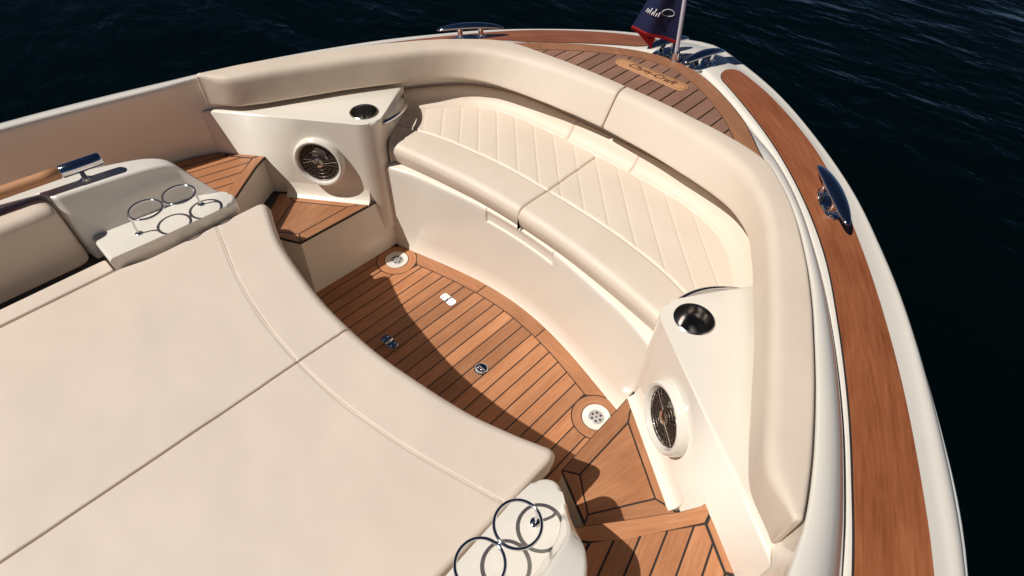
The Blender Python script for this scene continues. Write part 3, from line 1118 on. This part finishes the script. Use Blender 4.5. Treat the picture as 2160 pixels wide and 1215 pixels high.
def on_cloth(u, v, off):
    p = cloth(u, v)
    a, b = cloth(u + .01, v) - p, cloth(u, v + .01) - p
    nn = np.cross(a, b)
    nn /= np.linalg.norm(nn)
    cv = np.array(CAM) - p
    if nn @ cv < 0:
        nn = -nn
    return p + nn * off


em = [on_cloth(0.20 + 0.105 * math.cos(t), 0.185 + 0.022 * math.sin(t), 0.0024) for t in np.linspace(0, math.tau, 40, endpoint=False)]
o = tube('emblem_ring', em, 0.0010, M['print'], None, closed=True, seg=6)
o.parent, o.matrix_parent_inverse = flag, Matrix.Translation(-Vector(pole_at(FZ0)))
for k, (u, h) in enumerate(((0.34, .030), (0.375, .022), (0.41, .046), (0.44, .022), (0.475, .040), (0.505, .022), (0.535, .026))):
    st = [on_cloth(u - 0.012 * t, 0.150 + h * t, 0.0026) for t in np.linspace(0, 1, 6)]
    o = tube('letter_stroke', st, 0.0021, M['print'], None, seg=6)
    o.parent, o.matrix_parent_inverse = flag, Matrix.Translation(-Vector(pole_at(FZ0)))

# ------------------------------------------------------------------ coaming bolsters
ST = [((0.0, 1.627), (0.0, 1.578), (0.0, 1.513)), ((.146, 1.624), (.14, 1.574), (.13, 1.506)), ((.30, 1.613), (.28, 1.560), (.25, 1.493)),
      ((.44, 1.595), (.405, 1.528), (.37, 1.476)), ((.535, 1.562), (.50, 1.482), (.455, 1.458)), ((.61, 1.496), (.565, 1.430), (.525, 1.432)),
      ((.695, 1.399), (.641, 1.345), (.605, 1.375)), ((.773, 1.28), (.715, 1.215), (.680, 1.265)), ((.829, 1.184), (.77, 1.110), (.742, 1.150)),
      ((.903, 1.032), (.83, .985), (.805, 1.030)), ((.966, .891), (.890, .855), (.872, .885)), ((1.006, .790), (.938, .745), (.925, .773)),
      ((1.030, .715), (.965, .703), (.958, .716)), ((1.041, .676), (1.006, .674), (1.010, .672)), ((1.043, .664), (1.030, .655), (1.034, .655))]


def round_poly(P, R, n=5):
    """polygon corners rounded by radius R[i] (2-D section)"""
    out = []
    m = len(P)
    for i in range(m):
        p0, p1, p2 = np.array(P[i - 1], float), np.array(P[i], float), np.array(P[(i + 1) % m], float)
        a, b = p0 - p1, p2 - p1
        la, lb = np.linalg.norm(a), np.linalg.norm(b)
        r = min(R[i], la * 0.48, lb * 0.48)
        a, b = a / max(la, 1e-9), b / max(lb, 1e-9)
        for t in np.linspace(0, 1, n):
            out.append((1 - t) ** 2 * (p1 + a * r) + 2 * t * (1 - t) * p1 + t * t * (p1 + b * r))
    return np.array(out)


def bolster(s, label):
    Oc, Ic, Bc = (spline([q[k] for q in ST], 110) for k in range(3))
    rows = []
    for i in range(110):
        O_, I_, B_ = Oc[i], Ic[i], Bc[i]
        t = i / 109
        z1, zb = 0.703, 0.588
        # section plane: from the outer top edge to the inner lower edge
        e = B_ - O_
        # coordinates measured along the three plan points so the section follows them
        sec = []
        for (pt, z) in ((O_, 0.592), (O_, z1), (I_, z1 - 0.002), (B_, zb)):
            sec.append(np.array([pt[0], pt[1], z]))
        # rounding in 3-D corner by corner
        out = []
        R = (0.006, 0.012, 0.030, 0.014)
        for k in range(4):
            p0, p1, p2 = sec[k - 1], sec[k], sec[(k + 1) % 4]
            a, b = p0 - p1, p2 - p1
            la, lb = np.linalg.norm(a), np.linalg.norm(b)
            r = min(R[k], la * .48, lb * .48)
            a, b = a / max(la, 1e-9), b / max(lb, 1e-9)
            for q in np.linspace(0, 1, 7):
                out.append((1 - q) ** 2 * (p1 + a * r) + 2 * q * (1 - q) * p1 + q * q * (p1 + b * r))
        out = np.array(out)
        cc = out.mean(0)
        for q in range(len(out)):
            w = out[q] - cc
            w = w / max(np.linalg.norm(w), 1e-6)
            bend = 1.0 + 0.8 * math.exp(-((t - 0.45) / 0.12) ** 2) + 0.8 * math.exp(-(t / 0.03) ** 2)
            out[q] += w * dent(s * out[q][0], out[q][1], out[q][2], 0.75 * bend)
        rows.append(out)
    rows = np.array(rows)
    # soft ends: first and last sections drawn in
    def end(row, k, dirv):
        c = row.mean(0)
        return c + (row - c) * k + dirv
    d0 = rows[1] - rows[0]
    first = [end(rows[0], f, np.array([0.0, 0, 0])) for f in (0.90, 0.97)]
    rows[0][:, 0] = 0.0085
    head = []
    for f, x in ((0.86, 0.0018), (0.93, 0.0024), (0.975, 0.0045)):
        r = end(rows[0], f, 0)
        r[:, 0] = x
        head.append(r)
    tail = [end(rows[-1], f, np.array([0.0004 * k, -0.003 - 0.001 * k, 0])) for k, f in ((0, 0.93), (1, 0.8), (2, 0.55))]
    P = np.concatenate([np.array(head), rows, np.array(tail)])
    P[:, :, 0] *= s
    o = grid('bolster_cover', P, M['vinyl'], None, close_v=True, cap=True)
    e = tag(empty('coaming_bolster', (s * 0.6, 1.3, 0.6)), label, 'bolster cushion', 'bolster cushions round the bow cockpit')
    o.parent, o.matrix_parent_inverse = e, Matrix.Translation(-e.location)
    return e


bolster(-1, 'cream bolster cushion round the far side of the cockpit, its long inner face in shade')
bolster(1, 'sunlit cream bolster cushion beside the wide teak gunwale strip on the near side')

# ------------------------------------------------------------------ bow seat cushions
y_front = smoothcurve([(0, 1.108), (.17, 1.103), (.33, 1.086), (.46, 1.067), (.575, 1.046), (.72, 1.01)])
y_back = smoothcurve([(0, 1.565), (.2, 1.563), (.36, 1.552), (.46, 1.532), (.54, 1.498), (.60, 1.455), (.66, 1.387), (.725, 1.287), (.77, 1.21)])
y_band = smoothcurve([(0, 1.252), (.16, 1.250), (.3, 1.238), (.48, 1.207), (.575, 1.176), (.72, 1.12)])
XEND = lambda v: 0.578 + 0.128 * np.clip(v / 0.5, 0, 1) ** 0.9 + 0.035 * np.clip((v - 0.6) / 0.2, 0, 1)


def seat(s, label):
    e = tag(empty('seat_cushion', (s * 0.3, 1.3, 0.41)), label, 'seat cushion', 'quilted cushions of the bow seat')
    ztop = 0.473
    us = np.unique(np.concatenate([[0, .004, .010, .02], np.linspace(.03, .96, 190), [.97, .98, .988, .994, 1.0]]))

    def make(name, v0, v1, nv, front):
        vs_ = np.linspace(v0, v1, nv)
        rows = []
        if front:
            vs_ = np.unique(np.concatenate([np.linspace(0, 0.12, 12), vs_]))
        for v in vs_:
            row = []
            for u in us:
                xe = XEND(v)
                x = 0.0007 + u * (xe - 0.0007)
                yf, yb, ym = y_front(x), y_back(x), y_band(x)
                # v in [0,.36] is the smooth front band, beyond it the quilting
                y = yf + (ym - yf) * (v / 0.36) if v <= 0.36 else ym + (yb - ym) * ((v - 0.36) / 0.64)
                d_f, d_b = y - yf, yb - y
                d_c, d_s = x - 0.0007, xe - x
                z = ztop + 0.003 * math.sin(math.pi * min(max((y - yf) / (ym - yf), 0), 1)) * (v <= 0.36)
                rf = 0.026
                if d_f < rf:
                    z -= rf - math.sqrt(max(rf * rf - (rf - d_f) ** 2, 0))
                for dd, r in ((d_c, 0.008), (d_s, 0.014)):
                    if dd < r:
                        z -= r - math.sqrt(max(r * r - (r - dd) ** 2, 0))
                g = abs(y - ym)
                z -= 0.0048 * math.exp(-(g / 0.0038) ** 2)
                if v > 0.36:
                    z += 0.010 * (v - 0.36) / 0.64
                    sx = s * x
                    q = (sx + y - 0.73) / 0.0965
                    dq = abs(q - round(q)) * 0.0965 / 1.414
                    fade = min(1, (y - ym) / 0.012) * min(1, max(d_b - (0.034 if x < 0.4 else 0.044), 0) / 0.012)
                    z -= fade * 0.0026 * math.exp(-(dq / 0.0023) ** 2)
                    z += fade * 0.0007 * (1 - math.exp(-(dq / 0.018) ** 2))
                z += dent(s * x, y, 1.3, 0.55) * min(1, d_f / 0.03)
                z += 0.0007 * math.exp(-(max(g - 0.004, 0) / 0.011) ** 2) * noise.noise(Vector((x * 70, y * 30, 5)))
                row.append((s * x, y, z))
            rows.append(row)
        R = np.array(rows)
        return R

    F = make('front_band', 0, 0.36, 26, True)
    # front face down to the seat base
    skirt = []
    for z, dy in ((0.3915, 0.022), (0.394, 0.016), (0.401, 0.011), (0.418, 0.005), (0.436, 0.001)):
        r = F[0].copy()
        r[:, 2] = np.minimum(r[:, 2], z)
        r[:, 1] += dy
        skirt.append(r)
    F = np.concatenate([np.array(skirt), F])

    def with_sides(R):
        a, b = R[:, :1].copy(), R[:, -1:].copy()
        a[:, :, 2] = 0.3905
        b[:, :, 2] = 0.3905
        return np.concatenate([a, R, b], axis=1)

    for nm, R in (('front_band', with_sides(F)), ('quilted_panel', with_sides(make('quilted_panel', 0.36, 1.0, 120, False)))):
        o = grid(nm, R, M['seat'])
        up_normals(o)
        o.parent, o.matrix_parent_inverse = e, Matrix.Translation(-e.location)
    return e


seat(-1, 'quilted cream bow seat cushion left of the centre gap, partly shaded by the far console')
seat(1, 'quilted cream bow seat cushion right of the centre gap, ending at the near grab bar')

# low back pads: a cove that rises from the rear of the seat, right round to the consoles
PADC = mirror(half([(0, 1.563), (.2, 1.560), (.35, 1.549), (.455, 1.526), (.54, 1.490), (.60, 1.446), (.66, 1.378), (.725, 1.277), (.765, 1.205)], 160))
PADC = spline(PADC[::8], 420)
PT_ = np.gradient(PADC, axis=0)
PT_ /= np.linalg.norm(PT_, axis=1)[:, None]
PN_ = np.column_stack([-PT_[:, 1], PT_[:, 0]])      # towards the bow


def back_pad(xa, xb, label):
    e = tag(empty('back_pad', ((xa + xb) / 2, 1.53, 0.47)), label, 'back pad', 'low back pads behind the bow seat')
    ia, ib = int(np.argmin(np.abs(PADC[:, 0] - xa))), int(np.argmin(np.abs(PADC[:, 0] - xb)))
    pa, pb = min(ia, ib), max(ia, ib)
    ii = np.concatenate([[pa, pa + .05, pa + .3], np.linspace(pa + .7, pb - .7, 64), [pb - .3, pb - .05, pb]])
    idx = np.arange(len(PADC))
    cx, cy = np.interp(ii, idx, PADC[:, 0]), np.interp(ii, idx, PADC[:, 1])
    nx, ny = np.interp(ii, idx, PN_[:, 0]), np.interp(ii, idx, PN_[:, 1])
    step = np.linalg.norm(PADC[1] - PADC[0])
    k = np.minimum(ii - pa, pb - ii) * step
    ins = 0.0035 * (1 - np.clip(k / 0.005, 0, 1)) ** 2
    rows = []
    prof = [(-0.054, -0.010), (-0.051, 0.0060), (-0.046, 0.0108), (-0.040, 0.0135), (-0.033, 0.0175), (-0.025, 0.0240), (-0.017, 0.033), (-0.011, 0.044), (-0.006, 0.055), (-0.001, 0.0615), (0.005, 0.064), (0.012, 0.062), (0.014, 0.04), (0.014, -0.012)]
    for d, h in prof:
        q = d - 0.004 + ins
        rows.append(np.column_stack([cx + nx * q, cy + ny * q, 0.473 + h - ins]))
    o = grid('pad_cover', rows, M['seat'], None)
    up_normals(o)
    o.parent, o.matrix_parent_inverse = e, Matrix.Translation(-e.location)


back_pad(-0.738, -0.1408, 'long low cream back pad behind the left bow seat cushion, partly in the bolster shadow')
back_pad(-0.1398, 0.1398, 'short cream back pad at the middle of the bow seat, behind the centre gap')
back_pad(0.1408, 0.738, 'long sunlit low cream back pad behind the right bow seat cushion')

# ------------------------------------------------------------------ sunpad
pf = smoothcurve([(0, .466), (.12, .469), (.23, .481), (.35, .500), (.42, .515), (.50, .541), (.58, .572), (.72, .63)])
seam_c = smoothcurve([(0, .310), (.17, .318), (.36, .348), (.54, .394), (.62, .416), (.75, .45)])


def sunpad(s, label):
    e = tag(empty('sunpad', (s * 0.3, -0.3, 0.40)), label, 'sunpad', 'the two halves of the sunpad')
    us = np.unique(np.concatenate([[0, .002, .005, .009, .014], np.linspace(.02, .86, 40), np.linspace(.86, .93, 30), np.linspace(.93, 1.0, 26)]))
    ys_rel = np.unique(np.concatenate([np.linspace(0, 0.03, 16), np.linspace(0.03, 0.24, 70), np.linspace(0.24, 0.5, 40), np.linspace(0.5, 1.0, 20), np.linspace(1.0, 1.95, 14)]))
    r_c = 0.03
    rows = []
    for d in ys_rel:
        row = []
        for u in us:
            x = 0.0028 + u * (0.618 - 0.0028)
            y0 = pf(x)
            if x > 0.618 - r_c:
                y0 -= r_c - math.sqrt(max(r_c**2 - (x - 0.618 + r_c) ** 2, 0))
            y = y0 - d
            k = float(np.clip((0.23 - y) / 0.10, 0, 1))
            edge = 0.618 + 0.017 * k * k * (3 - 2 * k)
            xx = 0.0018 + (x - 0.0028) * (edge - 0.0018) / 0.6152
            z = 0.464 + 0.006 * math.sin(math.pi * min(xx / 0.62, 1)) - 0.004
            rr = 0.024
            df, dsd, dc = y0 - y, edge - xx, xx - 0.0018
            for dd, r in ((df, rr), (dsd, 0.014), (dc, 0.0045)):
                if dd < r:
                    z -= r - math.sqrt(max(r * r - (r - dd) ** 2, 0))
            g = abs(y - seam_c(xx))
            z -= 0.0026 * math.exp(-(g / 0.0030) ** 2)
            z += dent(s * xx, y, 0, 0.9)
            z += 0.0007 * math.exp(-(max(g - 0.004, 0) / 0.012) ** 2) * noise.noise(Vector((xx * 60, y * 25, 3)))
            z += 0.0006 * math.exp(-(max(dc - 0.006, 0) / 0.014) ** 2) * noise.noise(Vector((xx * 25, y * 60, 9)))
            row.append((s * xx, y, z))
        rows.append(row)
    R = np.array(rows)
    lo = R[:1].copy()
    mid = R[:1].copy()
    mid[:, :, 2] = np.minimum(mid[:, :, 2], 0.435)
    mid[:, :, 1] += 0.002
    lo[:, :, 2] = 0.402
    lo[:, :, 1] -= 0.004
    R = np.concatenate([lo, mid, R])
    a, b = R[:, :1].copy(), R[:, -1:].copy()
    a[:, :, 2] = 0.40
    b[:, :, 2] = 0.40
    R = np.concatenate([a, R, b], axis=1)
    o = up_normals(grid('pad_cover', R, M['pad']))
    o.parent, o.matrix_parent_inverse = e, Matrix.Translation(-e.location)
    xs = np.linspace(0.010, 0.603, 60)
    o = tube('piping', [(s * x, float(seam_c(x)) + 0.0006, 0.4600 + 0.006 * math.sin(math.pi * x / 0.62) - 0.0012) for x in xs], 0.0013, M['pad'], None, seg=8)
    o.parent, o.matrix_parent_inverse = e, Matrix.Translation(-e.location)
    sy = np.concatenate([[0.123, 0.1225, 0.121, 0.117, 0.11], np.linspace(0.10, -1.45, 12)])
    rows = []
    for i, y in enumerate(sy):
        k = [0.8, 0.9, 0.96, 0.99, 1][i] if i < 5 else 1
        sec = round_poly([(0.6365, 0.402), (0.6365, 0.4605), (0.700, 0.4605), (0.700, 0.402)], [0.002, 0.006, 0.012, 0.004], 6)
        c = sec.mean(0)
        rows.append([(s * x, y, z) for x, z in c + (sec - c) * k])
    o = grid('side_strip', rows, M['pad'], None, close_v=True, cap=True)
    o.parent, o.matrix_parent_inverse = e, Matrix.Translation(-e.location)


sunpad(-1, 'beige sunpad half left of the long centre seam, beside the brown shaded side cushion')
sunpad(1, 'beige sunpad half right of the long centre seam, below the teak floor')

# side cushion leaning against the far upstand
pil = tag(empty('side_cushion', (-0.80, -0.3, 0.42)), 'tan side cushion standing against the upstand below the teak hand rail', 'cushion')
rows = []
ys = np.concatenate([[0.098, 0.097, 0.094, 0.088, 0.078, 0.062, 0.04], np.linspace(0.0, -1.3, 16)])
for i, y in enumerate(ys):
    k = [0.55, 0.72, 0.84, 0.92, 0.97, 1, 1][i] if i < 7 else 1.0
    sec = round_poly([(-0.766, 0.418), (-0.778, 0.618), (-0.846, 0.622), (-0.846, 0.418)], [0.014, 0.024, 0.02, 0.012], 7)
    c = sec.mean(0)
    sec = c + (sec - c) * np.array([k, 0.4 + 0.6 * k])
    bulge = 0.007 * np.sin(np.pi * np.clip((sec[:, 1] - 0.44) / 0.18, 0, 1)) * (sec[:, 0] > -0.80)
    rows.append([(x + b, y, z) for (x, z), b in zip(sec, bulge)])
o = grid('cushion_cover', rows, M['vinyl'], None, close_v=True, cap=True)
o.parent, o.matrix_parent_inverse = pil, Matrix.Translation(-pil.location)
